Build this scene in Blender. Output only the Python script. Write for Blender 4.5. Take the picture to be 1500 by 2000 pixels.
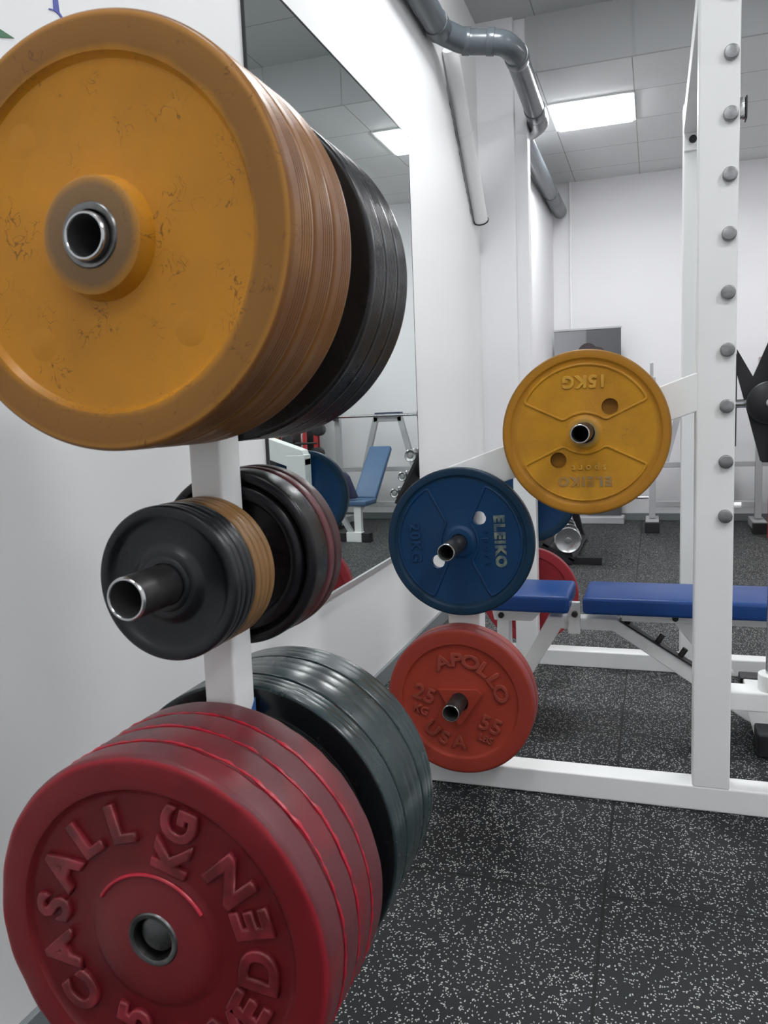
import bpy, bmesh, math, random
from mathutils import Vector, Matrix
random.seed(7)
PI = math.pi
SC = bpy.context.scene
COL = SC.collection
for o in list(bpy.data.objects):
    bpy.data.objects.remove(o)

# ------------------------------------------------------------------ camera
cam_d = bpy.data.cameras.new('camera')
cam = bpy.data.objects.new('camera', cam_d)
COL.objects.link(cam)
cam_r = Vector((0.94796267, 0.31603121, -0.03861413))
cam_u = Vector((-0.00292386, 0.12991884, 0.99152032))
cam_f = Vector((-0.31836807, 0.93981135, -0.12408224))
M = Matrix((cam_r, cam_u, -cam_f)).transposed().to_4x4()
M.translation = Vector((0, 0, 1.18))
cam.matrix_world = M
cam_d.sensor_fit = 'AUTO'
cam_d.sensor_width = 36
cam_d.lens = 1571.472 / 2000 * 36
cam_d.clip_start = 0.02
cam_d.dof.use_dof = True
cam_d.dof.focus_distance = 2.3
cam_d.dof.aperture_fstop = 13
SC.camera = cam

# ------------------------------------------------------------------ world, exposure, lights
w = bpy.data.worlds.new('world'); SC.world = w
w.use_nodes = True
w.node_tree.nodes['Background'].inputs[0].default_value = (0.8, 0.9, 1.0, 1)
w.node_tree.nodes['Background'].inputs[1].default_value = 0.05
SC.view_settings.view_transform = 'Standard'
SC.view_settings.look = 'None'
SC.view_settings.exposure = 0.0
SC.view_settings.gamma = 1
SC.view_settings.use_curve_mapping = False
CEIL = 3.33          # low ceiling beyond the beam
CEIL_NEAR = 3.67     # higher ceiling on the near side of the beam
# ceiling panels: centre x, centre y, emission strength
PANELS = [(-0.44, 6.50, 38.0), (-0.44, 3.50, 40.0), (1.96, 6.50, 40.0), (1.96, 3.50, 46.0),
          (-0.44, 0.50, 22.0), (1.96, 0.50, 48.0), (-0.44, -1.70, 16.0), (1.96, -1.70, 16.0)]  # last two are unseen fill lights added to brighten camera-facing surfaces
PANEL_COLOR = (0.97, 0.985, 1.0, 1)

# ------------------------------------------------------------------ materials
def nm(name):
    m = bpy.data.materials.new(name); m.use_nodes = True
    nt = m.node_tree
    return m, nt, nt.nodes, nt.links, nt.nodes['Principled BSDF']

def mat(name, col, rough=0.5, metal=0.0, bump=0.0, bscale=60, var=0.0, vscale=8, col2=None, spec=0.5, coat=0.0, coords='Object'):
    m, nt, N, L, b = nm(name)
    b.inputs['Base Color'].default_value = (*col, 1)
    b.inputs['Roughness'].default_value = rough
    b.inputs['Metallic'].default_value = metal
    b.inputs['Specular IOR Level'].default_value = spec
    if coat:
        b.inputs['Coat Weight'].default_value = coat
        b.inputs['Coat Roughness'].default_value = 0.25
    tc = N.new('ShaderNodeTexCoord')
    if var:
        n = N.new('ShaderNodeTexNoise'); n.inputs['Scale'].default_value = vscale
        n.inputs['Detail'].default_value = 6
        L.new(tc.outputs[coords], n.inputs['Vector'])
        mx = N.new('ShaderNodeMix'); mx.data_type = 'RGBA'
        mr = N.new('ShaderNodeMapRange'); mr.inputs[1].default_value = 0.4; mr.inputs[2].default_value = 0.7
        mr.inputs[4].default_value = var
        L.new(n.outputs[0], mr.inputs[0]); L.new(mr.outputs[0], mx.inputs[0])
        mx.inputs[6].default_value = (*col, 1)
        mx.inputs[7].default_value = (*(col2 or tuple(c * 0.6 for c in col)), 1)
        L.new(mx.outputs[2], b.inputs['Base Color'])
    if bump:
        n2 = N.new('ShaderNodeTexNoise'); n2.inputs['Scale'].default_value = bscale
        n2.inputs['Detail'].default_value = 4
        L.new(tc.outputs[coords], n2.inputs['Vector'])
        bp = N.new('ShaderNodeBump'); bp.inputs['Strength'].default_value = bump
        bp.inputs['Distance'].default_value = 0.002
        L.new(n2.outputs[0], bp.inputs['Height']); L.new(bp.outputs[0], b.inputs['Normal'])
    return m

def plate_mat(name, face, rim, tread, r_in, R, rough=0.45, hub=None, hub_r=0.06, scuff=0.0, scuff_col=(0.1, 0.05, 0.02),
              vary=0.35, spec=0.28, bump=0.12, edge=None, coat=0.0, tread_rough=None):
    """rubber plate: colour zones by radius in the plate's own space (dirt on the raised rim, worn tread)"""
    m, nt, N, L, b = nm(name)
    b.inputs['Specular IOR Level'].default_value = spec
    if coat:
        b.inputs['Coat Weight'].default_value = coat
        b.inputs['Coat Roughness'].default_value = 0.3
    tc = N.new('ShaderNodeTexCoord')
    sx = N.new('ShaderNodeSeparateXYZ'); L.new(tc.outputs['Object'], sx.inputs[0])
    def math_(op, a, bb):
        q = N.new('ShaderNodeMath'); q.operation = op
        for i, v in enumerate((a, bb)):
            if isinstance(v, (int, float)): q.inputs[i].default_value = v
            else: L.new(v, q.inputs[i])
        return q.outputs[0]
    r2 = math_('ADD', math_('MULTIPLY', sx.outputs[0], sx.outputs[0]), math_('MULTIPLY', sx.outputs[2], sx.outputs[2]))
    r = math_('SQRT', r2, 0)
    nz = N.new('ShaderNodeTexNoise'); nz.inputs['Scale'].default_value = 9; nz.inputs['Detail'].default_value = 7
    nz.inputs['Roughness'].default_value = 0.6
    L.new(tc.outputs['Object'], nz.inputs['Vector'])
    rn = math_('ADD', r, math_('MULTIPLY', math_('SUBTRACT', nz.outputs[0], 0.5), 0.02))
    def ramp(v, lo, hi):
        q = N.new('ShaderNodeMapRange'); q.inputs[1].default_value = lo; q.inputs[2].default_value = hi
        L.new(v, q.inputs[0]); return q.outputs[0]
    def mix(f, a, bb):
        q = N.new('ShaderNodeMix'); q.data_type = 'RGBA'
        if isinstance(f, float): q.inputs[0].default_value = f
        else: L.new(f, q.inputs[0])
        for i, v in ((6, a), (7, bb)):
            if isinstance(v, tuple): q.inputs[i].default_value = (*v, 1)
            else: L.new(v, q.inputs[i])
        return q.outputs[2]
    c = mix(math_('MULTIPLY', ramp(nz.outputs[0], 0.35, 0.72), vary), face, rim)
    if hub: c = mix(ramp(rn, hub_r, hub_r - 0.014), c, hub)
    c = mix(math_('MULTIPLY', ramp(rn, r_in - 0.004, r_in + 0.006), 0.85), c, rim)
    if edge: c = mix(ramp(r, R - 0.010, R - 0.005), c, edge)
    # tread wear: only where the radius is at the very rim, away from the two faces
    nt2 = N.new('ShaderNodeTexNoise'); nt2.inputs['Scale'].default_value = 5; nt2.inputs['Detail'].default_value = 3
    L.new(tc.outputs['Object'], nt2.inputs['Vector'])
    tf = math_('MULTIPLY', ramp(r, R - 0.0045, R - 0.0025), ramp(nt2.outputs[0], 0.25, 0.55))
    c = mix(tf, c, tread)
    if scuff:
        wv = N.new('ShaderNodeTexNoise'); wv.inputs['Scale'].default_value = 44; wv.inputs['Detail'].default_value = 2
        wv.inputs['Distortion'].default_value = 1.2
        L.new(tc.outputs['Object'], wv.inputs['Vector'])
        band = math_('MULTIPLY', math_('GREATER_THAN', wv.outputs[0], 0.491), math_('LESS_THAN', wv.outputs[0], 0.509))
        m2 = N.new('ShaderNodeTexNoise'); m2.inputs['Scale'].default_value = 22
        L.new(tc.outputs['Object'], m2.inputs['Vector'])
        band = math_('MULTIPLY', band, ramp(m2.outputs[0], 0.54, 0.60))
        c = mix(math_('MULTIPLY', band, scuff), c, scuff_col)
    L.new(c, b.inputs['Base Color'])
    rr = N.new('ShaderNodeMapRange'); rr.inputs[1].default_value = 0.3; rr.inputs[2].default_value = 0.7
    rr.inputs[3].default_value = rough - 0.06; rr.inputs[4].default_value = rough + 0.1
    L.new(nz.outputs[0], rr.inputs[0])
    L.new(rr.outputs[0], b.inputs['Roughness'])
    bn = N.new('ShaderNodeTexNoise'); bn.inputs['Scale'].default_value = 90; bn.inputs['Detail'].default_value = 4
    L.new(tc.outputs['Object'], bn.inputs['Vector'])
    bp = N.new('ShaderNodeBump'); bp.inputs['Strength'].default_value = bump; bp.inputs['Distance'].default_value = 0.002
    L.new(bn.outputs[0], bp.inputs['Height']); L.new(bp.outputs[0], b.inputs['Normal'])
    return m

def floor_mat():
    m, nt, N, L, b = nm('speckled_rubber_tile')
    tc = N.new('ShaderNodeTexCoord')
    dn = N.new('ShaderNodeTexNoise'); dn.inputs['Scale'].default_value = 160; dn.inputs['Detail'].default_value = 2
    L.new(tc.outputs['Object'], dn.inputs['Vector'])
    add = N.new('ShaderNodeVectorMath'); add.operation = 'MULTIPLY_ADD'
    L.new(dn.outputs['Color'], add.inputs[0]); add.inputs[1].default_value = (0.006, 0.006, 0.0)
    L.new(tc.outputs['Object'], add.inputs[2])
    fl = None
    for sc, th, rad, rot, st in ((135, 0.88, 0.31, 0.4, 1.7), (210, 0.90, 0.32, 1.9, 0.6), (120, 0.91, 0.27, 2.7, 1.9)):
        mp = N.new('ShaderNodeMapping'); mp.inputs['Rotation'].default_value = (0, 0, rot)
        mp.inputs['Scale'].default_value = (st, 1, 0)
        L.new(add.outputs[0], mp.inputs[0])
        v = N.new('ShaderNodeTexVoronoi'); v.inputs['Scale'].default_value = sc; v.voronoi_dimensions = '2D'
        L.new(mp.outputs[0], v.inputs['Vector'])
        s = N.new('ShaderNodeSeparateColor'); L.new(v.outputs['Color'], s.inputs[0])
        g = N.new('ShaderNodeMath'); g.operation = 'GREATER_THAN'; g.inputs[1].default_value = th
        L.new(s.outputs[0], g.inputs[0])
        l = N.new('ShaderNodeMath'); l.operation = 'LESS_THAN'; l.inputs[1].default_value = rad
        L.new(v.outputs['Distance'], l.inputs[0])
        q = N.new('ShaderNodeMath'); q.operation = 'MULTIPLY'; L.new(g.outputs[0], q.inputs[0]); L.new(l.outputs[0], q.inputs[1])
        if fl is None: fl = q.outputs[0]
        else:
            a = N.new('ShaderNodeMath'); a.operation = 'MAXIMUM'; L.new(fl, a.inputs[0]); L.new(q.outputs[0], a.inputs[1]); fl = a.outputs[0]
    base = N.new('ShaderNodeTexNoise'); base.inputs['Scale'].default_value = 3
    L.new(tc.outputs['Object'], base.inputs['Vector'])
    mb = N.new('ShaderNodeMix'); mb.data_type = 'RGBA'; L.new(base.outputs[0], mb.inputs[0])
    mb.inputs[6].default_value = (0.0075, 0.0092, 0.010, 1); mb.inputs[7].default_value = (0.015, 0.018, 0.0195, 1)
    mx = N.new('ShaderNodeMix'); mx.data_type = 'RGBA'; L.new(fl, mx.inputs[0])
    L.new(mb.outputs[2], mx.inputs[6]); mx.inputs[7].default_value = (0.50, 0.51, 0.49, 1)
    # seams between the 1 m tiles
    sx = N.new('ShaderNodeSeparateXYZ'); L.new(tc.outputs['Object'], sx.inputs[0])
    sm = None
    for i, off in ((0, 0.11), (1, -1.875)):
        a = N.new('ShaderNodeMath'); a.operation = 'ADD'; a.inputs[1].default_value = off + 20; L.new(sx.outputs[i], a.inputs[0])
        wob = N.new('ShaderNodeMath'); wob.operation = 'MULTIPLY_ADD'; L.new(dn.outputs[0], wob.inputs[0])
        wob.inputs[1].default_value = 0.003; L.new(a.outputs[0], wob.inputs[2])
        f = N.new('ShaderNodeMath'); f.operation = 'PINGPONG'; f.inputs[1].default_value = 0.5; L.new(wob.outputs[0], f.inputs[0])
        l = N.new('ShaderNodeMath'); l.operation = 'LESS_THAN'; l.inputs[1].default_value = 0.0036; L.new(f.outputs[0], l.inputs[0])
        if sm is None: sm = l.outputs[0]
        else:
            q = N.new('ShaderNodeMath'); q.operation = 'MAXIMUM'; L.new(sm, q.inputs[0]); L.new(l.outputs[0], q.inputs[1]); sm = q.outputs[0]
    m3 = N.new('ShaderNodeMix'); m3.data_type = 'RGBA'; L.new(sm, m3.inputs[0]); L.new(mx.outputs[2], m3.inputs[6])
    m3.inputs[7].default_value = (0.004, 0.004, 0.004, 1)
    L.new(m3.outputs[2], b.inputs['Base Color'])
    b.inputs['Roughness'].default_value = 0.62
    b.inputs['Specular IOR Level'].default_value = 0.28
    bn = N.new('ShaderNodeTexNoise'); bn.inputs['Scale'].default_value = 260
    L.new(tc.outputs['Object'], bn.inputs['Vector'])
    bp = N.new('ShaderNodeBump'); bp.inputs['Strength'].default_value = 0.35; bp.inputs['Distance'].default_value = 0.002
    L.new(bn.outputs[0], bp.inputs['Height']); L.new(bp.outputs[0], b.inputs['Normal'])
    return m

def ceil_mat(name, col):
    m, nt, N, L, b = nm(name)
    tc = N.new('ShaderNodeTexCoord')
    sx = N.new('ShaderNodeSeparateXYZ'); L.new(tc.outputs['Object'], sx.inputs[0])
    sm = None
    for i, off in ((0, 0.14 + 24), (1, -6.2 + 24)):
        a = N.new('ShaderNodeMath'); a.operation = 'ADD'; a.inputs[1].default_value = off; L.new(sx.outputs[i], a.inputs[0])
        f = N.new('ShaderNodeMath'); f.operation = 'PINGPONG'; f.inputs[1].default_value = 0.3; L.new(a.outputs[0], f.inputs[0])
        l = N.new('ShaderNodeMath'); l.operation = 'LESS_THAN'; l.inputs[1].default_value = 0.003; L.new(f.outputs[0], l.inputs[0])
        if sm is None: sm = l.outputs[0]
        else:
            q = N.new('ShaderNodeMath'); q.operation = 'MAXIMUM'; L.new(sm, q.inputs[0]); L.new(l.outputs[0], q.inputs[1]); sm = q.outputs[0]
    mx = N.new('ShaderNodeMix'); mx.data_type = 'RGBA'; L.new(sm, mx.inputs[0])
    mx.inputs[6].default_value = (*col, 1); mx.inputs[7].default_value = (col[0] * 0.4, col[1] * 0.4, col[2] * 0.4, 1)
    L.new(mx.outputs[2], b.inputs['Base Color']); b.inputs['Roughness'].default_value = 0.9
    return m

def emit_mat(name, strength):
    m, nt, N, L, b = nm(name)
    b.inputs['Base Color'].default_value = (0.9, 0.9, 0.9, 1)
    b.inputs['Emission Color'].default_value = PANEL_COLOR
    b.inputs['Emission Strength'].default_value = strength
    return m

MT = {}
MT['wall'] = mat('white_wall_paint', (0.82, 0.825, 0.825), 0.55, bump=0.08, bscale=90, var=0.25, vscale=1.3, col2=(0.78, 0.785, 0.785), spec=0.35)
MT['wallfar'] = mat('white_wall_paint_far', (0.80, 0.795, 0.81), 0.6, bump=0.05, bscale=60)
MT['floor'] = floor_mat()
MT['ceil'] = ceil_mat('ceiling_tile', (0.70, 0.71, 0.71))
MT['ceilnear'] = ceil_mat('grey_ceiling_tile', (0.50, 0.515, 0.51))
MT['beam'] = mat('grey_panel', (0.44, 0.45, 0.455), 0.8)
MT['base'] = mat('grey_skirting', (0.20, 0.22, 0.23), 0.45)
MT['white'] = mat('white_powder_coat', (0.88, 0.888, 0.878), 0.35, bump=0.06, bscale=120, var=0.12, vscale=14, col2=(0.80, 0.81, 0.79))
MT['whitepipe'] = mat('white_painted_pipe', (0.88, 0.88, 0.88), 0.5)
MT['pipe'] = mat('grey_plastic_pipe', (0.085, 0.10, 0.112), 0.25, var=0.15, vscale=4)
MT['chrome'] = mat('brushed_chrome', (0.55, 0.56, 0.57), 0.22, 1.0, bump=0.15, bscale=200)
MT['pin'] = mat('dull_chrome_pin', (0.34, 0.345, 0.35), 0.34, 1.0, bump=0.3, bscale=160, var=0.6, vscale=50, col2=(0.16, 0.16, 0.16))
MT['steel'] = mat('worn_steel', (0.22, 0.22, 0.22), 0.34, 1.0, var=0.7, vscale=40, col2=(0.07, 0.07, 0.07))
MT['darksteel'] = mat('dark_worn_tube', (0.035, 0.035, 0.038), 0.42, 0.55, var=0.6, vscale=18, col2=(0.10, 0.09, 0.08))
MT['hollow'] = mat('dark_tube_inside', (0.05, 0.05, 0.05), 0.7, 0.3)
MT['black'] = mat('black_rubber', (0.012, 0.012, 0.014), 0.5)
MT['blackmetal'] = mat('black_painted_metal', (0.012, 0.012, 0.016), 0.42)
MT['vinyl'] = mat('blue_vinyl', (0.010, 0.055, 0.22), 0.36, bump=0.15, bscale=300, spec=0.3)
MT['vinylpale'] = mat('pale_blue_vinyl', (0.06, 0.12, 0.225), 0.5)
MT['greymetal'] = mat('grey_powder_coat', (0.44, 0.45, 0.46), 0.4)
MT['redpaint'] = mat('red_painted_metal', (0.52, 0.03, 0.035), 0.35)
MT['navy'] = mat('navy_vinyl', (0.012, 0.018, 0.06), 0.45)
MT['mirror'] = mat('mirror_glass', (0.80, 0.86, 0.84), 0.0, 1.0)
MT['mirroredge'] = mat('mirror_dark_edge', (0.02, 0.025, 0.025), 0.3)
MT['mirrortrim'] = mat('mirror_trim', (0.62, 0.63, 0.63), 0.3, 0.6)
MT['sticker'] = mat('blue_sticker', (0.06, 0.17, 0.48), 0.4)
MT['bluepaint'] = mat('blue_wall_lettering', (0.02, 0.035, 0.33), 0.5)
MT['greenpaint'] = mat('green_wall_lettering', (0.02, 0.13, 0.05), 0.5)
MT['gap'] = mat('dark_shadow_dirt_gap', (0.03, 0.03, 0.03), 0.9)  # dark tone for the shadow and dirt in the white pipe's gap
MT['wood'] = mat('ply_wood', (0.45, 0.26, 0.08), 0.5)

YF, YR = (0.44, 0.195, 0.022), (0.24, 0.098, 0.018)
P = {}
P['ybig'] = plate_mat('yellow_rubber_scuffed', (0.58, 0.245, 0.013), (0.23, 0.105, 0.026), (0.20, 0.085, 0.027), 0.184, 0.225, 0.36,
                      hub=(0.20, 0.115, 0.05), hub_r=0.064, scuff=0.7, scuff_col=(0.13, 0.055, 0.015), vary=0.30, edge=(0.42, 0.19, 0.035))
P['ybig2'] = plate_mat('yellow_rubber_plain', (0.42, 0.19, 0.03), (0.28, 0.13, 0.03), (0.22, 0.095, 0.03), 0.184, 0.225, 0.34, vary=0.3)
P['yr'] = plate_mat('yellow_rubber_grip', (0.56, 0.27, 0.017), (0.39, 0.17, 0.015), (0.30, 0.14, 0.02), 0.190, 0.225, 0.36,
                    hub=(0.30, 0.20, 0.06), hub_r=0.045, scuff=0.3, vary=0.8)
P['blue'] = plate_mat('blue_rubber_grip', (0.0025, 0.038, 0.115), (0.005, 0.027, 0.055), (0.006, 0.018, 0.034), 0.190, 0.225, 0.42, vary=0.35)
P['apollo'] = plate_mat('orange_red_rubber', (0.36, 0.046, 0.026), (0.31, 0.042, 0.026), (0.22, 0.045, 0.045), 0.182, 0.225, 0.5, vary=0.35)
P['red'] = plate_mat('crimson_rubber', (0.125, 0.009, 0.013), (0.19, 0.012, 0.017), (0.135, 0.036, 0.042), 0.183, 0.225, 0.38,
                     hub=(0.19, 0.022, 0.026), hub_r=0.080, vary=0.8, edge=(0.30, 0.017, 0.028))
P['crimson'] = mat('bright_crimson_rubber', (0.50, 0.018, 0.042), 0.35, bump=0.3, bscale=80, var=0.6, vscale=20, col2=(0.30, 0.015, 0.028))
P['redletter'] = mat('crimson_lettering', (0.12, 0.009, 0.013), 0.35, var=0.7, vscale=22, col2=(0.42, 0.04, 0.06))
P['apletter'] = mat('orange_red_lettering', (0.33, 0.05, 0.027), 0.5, var=0.7, vscale=18, col2=(0.22, 0.038, 0.022))
P['yletter'] = mat('yellow_raised_lettering', (0.60, 0.32, 0.03), 0.4, var=0.6, vscale=20, col2=(0.35, 0.17, 0.025))
P['green'] = plate_mat('dark_green_rubber', (0.006, 0.012, 0.014), (0.006, 0.012, 0.014), (0.018, 0.036, 0.040), 0.183, 0.2235, 0.24, vary=0.0, spec=0.55, bump=0.02)
P['black'] = plate_mat('black_rubber_ridged', (0.008, 0.008, 0.010), (0.012, 0.012, 0.013), (0.014, 0.014, 0.015), 0.183, 0.225, 0.26, vary=0.4, spec=0.5, bump=0.04)
P['bsmall'] = plate_mat('black_small_rubber', (0.0035, 0.0045, 0.007), (0.004, 0.0055, 0.008), (0.008, 0.010, 0.013), 0.078, 0.0955, 0.30, vary=0.3, spec=0.5, bump=0.05)
P['ysmall'] = plate_mat('tan_small_rubber', (0.30, 0.15, 0.04), (0.26, 0.14, 0.05), (0.24, 0.13, 0.05), 0.078, 0.0955, 0.33, vary=0.3)
P['bmid'] = plate_mat('black_medium_rubber', (0.008, 0.008, 0.011), (0.012, 0.012, 0.014), (0.012, 0.012, 0.012), 0.095, 0.125, 0.28, vary=0.3)
P['rmid'] = plate_mat('dull_red_medium_rubber', (0.14, 0.03, 0.033), (0.12, 0.03, 0.033), (0.13, 0.045, 0.05), 0.1, 0.125, 0.32, vary=0.4)
P['rdark'] = plate_mat('dark_maroon_medium_rubber', (0.05, 0.02, 0.022), (0.05, 0.02, 0.022), (0.075, 0.036, 0.038), 0.1, 0.1255, 0.34, vary=0.4)
P['redrear'] = plate_mat('red_rubber_rear', (0.26, 0.02, 0.028), (0.34, 0.03, 0.04), (0.3, 0.03, 0.04), 0.183, 0.225, 0.4, vary=0.4)
letter_worn = mat('worn_pale_lettering', (0.05, 0.09, 0.12), 0.5, var=1.0, vscale=45, col2=(0.26, 0.28, 0.18))
letter_grey = mat('grey_worn_lettering', (0.38, 0.19, 0.03), 0.5, var=0.9, vscale=30, col2=(0.24, 0.23, 0.18))

# ------------------------------------------------------------------ mesh helpers
def link(name, bm, m, parent=None, smooth=None, loc=None):
    me = bpy.data.meshes.new(name)
    bmesh.ops.recalc_face_normals(bm, faces=bm.faces)
    bm.to_mesh(me); bm.free()
    ms = m if isinstance(m, (list, tuple)) else [m]
    for x in ms: me.materials.append(x)
    if smooth is not None:
        me.shade_smooth(); me.set_sharp_from_angle(angle=math.radians(smooth))
    o = bpy.data.objects.new(name, me); COL.objects.link(o)
    if parent is not None: o.parent = parent
    if loc is not None: o.location = loc
    return o

def tag(o, label, cat, group=None):
    o['label'] = label; o['category'] = cat
    if group: o['group'] = group
    return o

def thing(name, label, cat, loc=(0, 0, 0), group=None, rot=None):
    o = bpy.data.objects.new(name, None); COL.objects.link(o)
    o.empty_display_size = 0.05
    o.location = loc
    if rot: o.rotation_euler = rot
    return tag(o, label, cat, group)

def struct(name, bm, m, **k):
    o = link(name, bm, m, **k); o['kind'] = 'structure'; return o

def bx(bm, x0, x1, y0, y1, z0, z1, bev=0.0, seg=2, mi=0, mtx=None):
    t = bmesh.new()
    bmesh.ops.create_cube(t, size=1)
    for v in t.verts:
        v.co = Vector(((v.co.x + .5) * (x1 - x0) + x0, (v.co.y + .5) * (y1 - y0) + y0, (v.co.z + .5) * (z1 - z0) + z0))
    if bev > 0:
        bmesh.ops.bevel(t, geom=t.edges[:], offset=bev, segments=seg, profile=0.5, affect='EDGES')
    for f in t.faces: f.material_index = mi
    if mtx: bmesh.ops.transform(t, matrix=mtx, verts=t.verts)
    merge(bm, t)

def merge(bm, t):
    me = bpy.data.meshes.new('tmp'); t.to_mesh(me); t.free(); bm.from_mesh(me); bpy.data.meshes.remove(me)

def box(*a, **k):
    bm = bmesh.new(); bx(bm, *a, **k); return bm

def frame_to(p, q):
    """matrix with local Z from p to q"""
    d = (Vector(q) - Vector(p)); l = d.length; d.normalize()
    m = d.to_track_quat('Z', 'Y').to_matrix().to_4x4(); m.translation = Vector(p)
    return m, l

def bar(bm, p, q, wy, wo, bev=0.004):
    """rectangular tube from p to q lying in an x-z plane: wy thick along y, wo across"""
    p = Vector(p); q = Vector(q); d = (q - p); l = d.length; d.normalize()
    yv = Vector((0, 1, 0)); s = yv.cross(d); s.normalize(); yv = d.cross(s)
    m = Matrix((s, yv, d)).transposed().to_4x4(); m.translation = p
    bx(bm, -wo / 2, wo / 2, -wy / 2, wy / 2, 0, l, bev, mtx=m)

def cyl(bm, p, q, r, n=32, r2=None, bev=0.0, mi=0):
    m, l = frame_to(p, q)
    t = bmesh.new()
    bmesh.ops.create_cone(t, cap_ends=True, segments=n, radius1=r, radius2=r if r2 is None else r2, depth=l)
    if bev:
        es = [e for e in t.edges if len(e.link_faces) == 2 and any(len(f.verts) > 4 for f in e.link_faces)]
        bmesh.ops.bevel(t, geom=es, offset=bev, segments=3, profile=0.5, affect='EDGES')
    for f in t.faces: f.material_index = mi
    bmesh.ops.transform(t, matrix=m @ Matrix.Translation((0, 0, l / 2)), verts=t.verts)
    merge(bm, t)

def lathe(bm, prof, n=96, closed=True, mi=0, wob=None):
    """revolve (r, y) profile about the local Y axis"""
    rings = []
    for (r, y) in prof:
        ring = []
        for i in range(n):
            a = 2 * PI * i / n
            dy = wob(a, r, y) if wob else 0
            ring.append(bm.verts.new((r * math.cos(a), y + dy, r * math.sin(a))))
        rings.append(ring)
    k = len(rings)
    for j in range(k if closed else k - 1):
        A, B = rings[j], rings[(j + 1) % k]
        for i in range(n):
            f = bm.faces.new((A[i], A[(i + 1) % n], B[(i + 1) % n], B[i])); f.material_index = mi

def sweep(bm, pts, r, n=20, cap=True, mi=0):
    pts = [Vector(p) for p in pts]
    rings = []
    up = Vector((0, 0, 1))
    prev = None
    for i, p in enumerate(pts):
        if i == 0: d = pts[1] - p
        elif i == len(pts) - 1: d = p - pts[i - 1]
        else: d = (pts[i + 1] - p).normalized() + (p - pts[i - 1]).normalized()
        d.normalize()
        if prev is None:
            s = d.cross(up)
            if s.length < .01: s = d.cross(Vector((1, 0, 0)))
            s.normalize()
        else:
            s = prev - d * prev.dot(d); s.normalize()
        prev = s; u = s.cross(d)
        rings.append([bm.verts.new(p + r * (math.cos(2 * PI * k / n) * s + math.sin(2 * PI * k / n) * u)) for k in range(n)])
    for j in range(len(rings) - 1):
        for k in range(n):
            f = bm.faces.new((rings[j][k], rings[j][(k + 1) % n], rings[j + 1][(k + 1) % n], rings[j + 1][k])); f.material_index = mi
    if cap:
        for rg in (rings[0], rings[-1]):
            f = bm.faces.new(rg); f.material_index = mi

def rounded(pts, rad, seg=6):
    """round the inner corners of a polyline"""
    pts = [Vector(p) for p in pts]; out = [pts[0]]
    for i in range(1, len(pts) - 1):
        a, b, c = pts[i - 1], pts[i], pts[i + 1]
        d1 = (a - b).normalized(); d2 = (c - b).normalized()
        p1 = b + d1 * rad; p2 = b + d2 * rad
        for k in range(seg + 1):
            t = k / seg
            out.append((1 - t) ** 2 * p1 + 2 * t * (1 - t) * b + t * t * p2)
    out.append(pts[-1]); return out

def extrude_xz(bm, pts, y0, y1, mi=0, bev=0.0):
    t = bmesh.new()
    a = [t.verts.new((x, y0, z)) for x, z in pts]
    b = [t.verts.new((x, y1, z)) for x, z in pts]
    t.faces.new(a); t.faces.new(b[::-1])
    for i in range(len(pts)):
        j = (i + 1) % len(pts)
        t.faces.new((a[i], b[i], b[j], a[j]))
    bmesh.ops.recalc_face_normals(t, faces=t.faces)
    if bev: bmesh.ops.bevel(t, geom=t.edges[:], offset=bev, segments=2, profile=0.5, affect='EDGES')
    for f in t.faces: f.material_index = mi
    merge(bm, t)

def glyphs(bm, text, size, depth, place, bold=0.012, mi=0, spacing=1.0, wide=1.0):
    """raised lettering: text converted to a mesh; place(matrix) gives the local transform. letters face -Y"""
    cu = bpy.data.curves.new('t', 'FONT'); cu.body = text; cu.size = size; cu.extrude = depth / 2
    cu.offset = bold * size; cu.align_x = 'CENTER'; cu.align_y = 'CENTER'; cu.space_character = spacing
    cu.bevel_depth = depth * 0.25; cu.bevel_resolution = 1; cu.resolution_u = 4
    ob = bpy.data.objects.new('t', cu); COL.objects.link(ob)
    dg = bpy.context.evaluated_depsgraph_get()
    me = bpy.data.meshes.new_from_object(ob.evaluated_get(dg))
    me.transform(place @ Matrix.Diagonal((wide, 1, 1, 1)))
    for p_ in me.polygons: p_.material_index = mi
    n0 = len(bm.faces)
    bm.from_mesh(me)
    bm.faces.ensure_lookup_table()
    for f in bm.faces[n0:]: f.material_index = mi
    bpy.data.objects.remove(ob); bpy.data.curves.remove(cu); bpy.data.meshes.remove(me)

UP = Matrix.Rotation(PI / 2, 4, 'X')     # XY text plane -> XZ, extrusion towards -Y

def arc_text(bm, text, size, depth, r, mid, step, y, inward=False, bold=0.012, wide=1.0):
    """mid, step in degrees, seen from the front, counter-clockwise from +X"""
    n = len(text)
    for i, ch in enumerate(text):
        if ch == ' ': continue
        if inward:
            a = math.radians(mid + (i - (n - 1) / 2) * step); ro = a + PI / 2
        else:
            a = math.radians(mid - (i - (n - 1) / 2) * step); ro = a - PI / 2
        mtx = Matrix.Translation((r * math.cos(a), y, r * math.sin(a))) @ Matrix.Rotation(-ro, 4, 'Y') @ UP
        glyphs(bm, ch, size, depth, mtx, bold, wide=wide)

def line_text(bm, text, size, depth, x, z, rot, y, bold=0.012, spacing=1.0, wide=1.0):
    mtx = Matrix.Translation((x, y, z)) @ Matrix.Rotation(-math.radians(rot), 4, 'Y') @ UP
    glyphs(bm, text, size, depth, mtx, bold, spacing=spacing, wide=wide)

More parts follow.
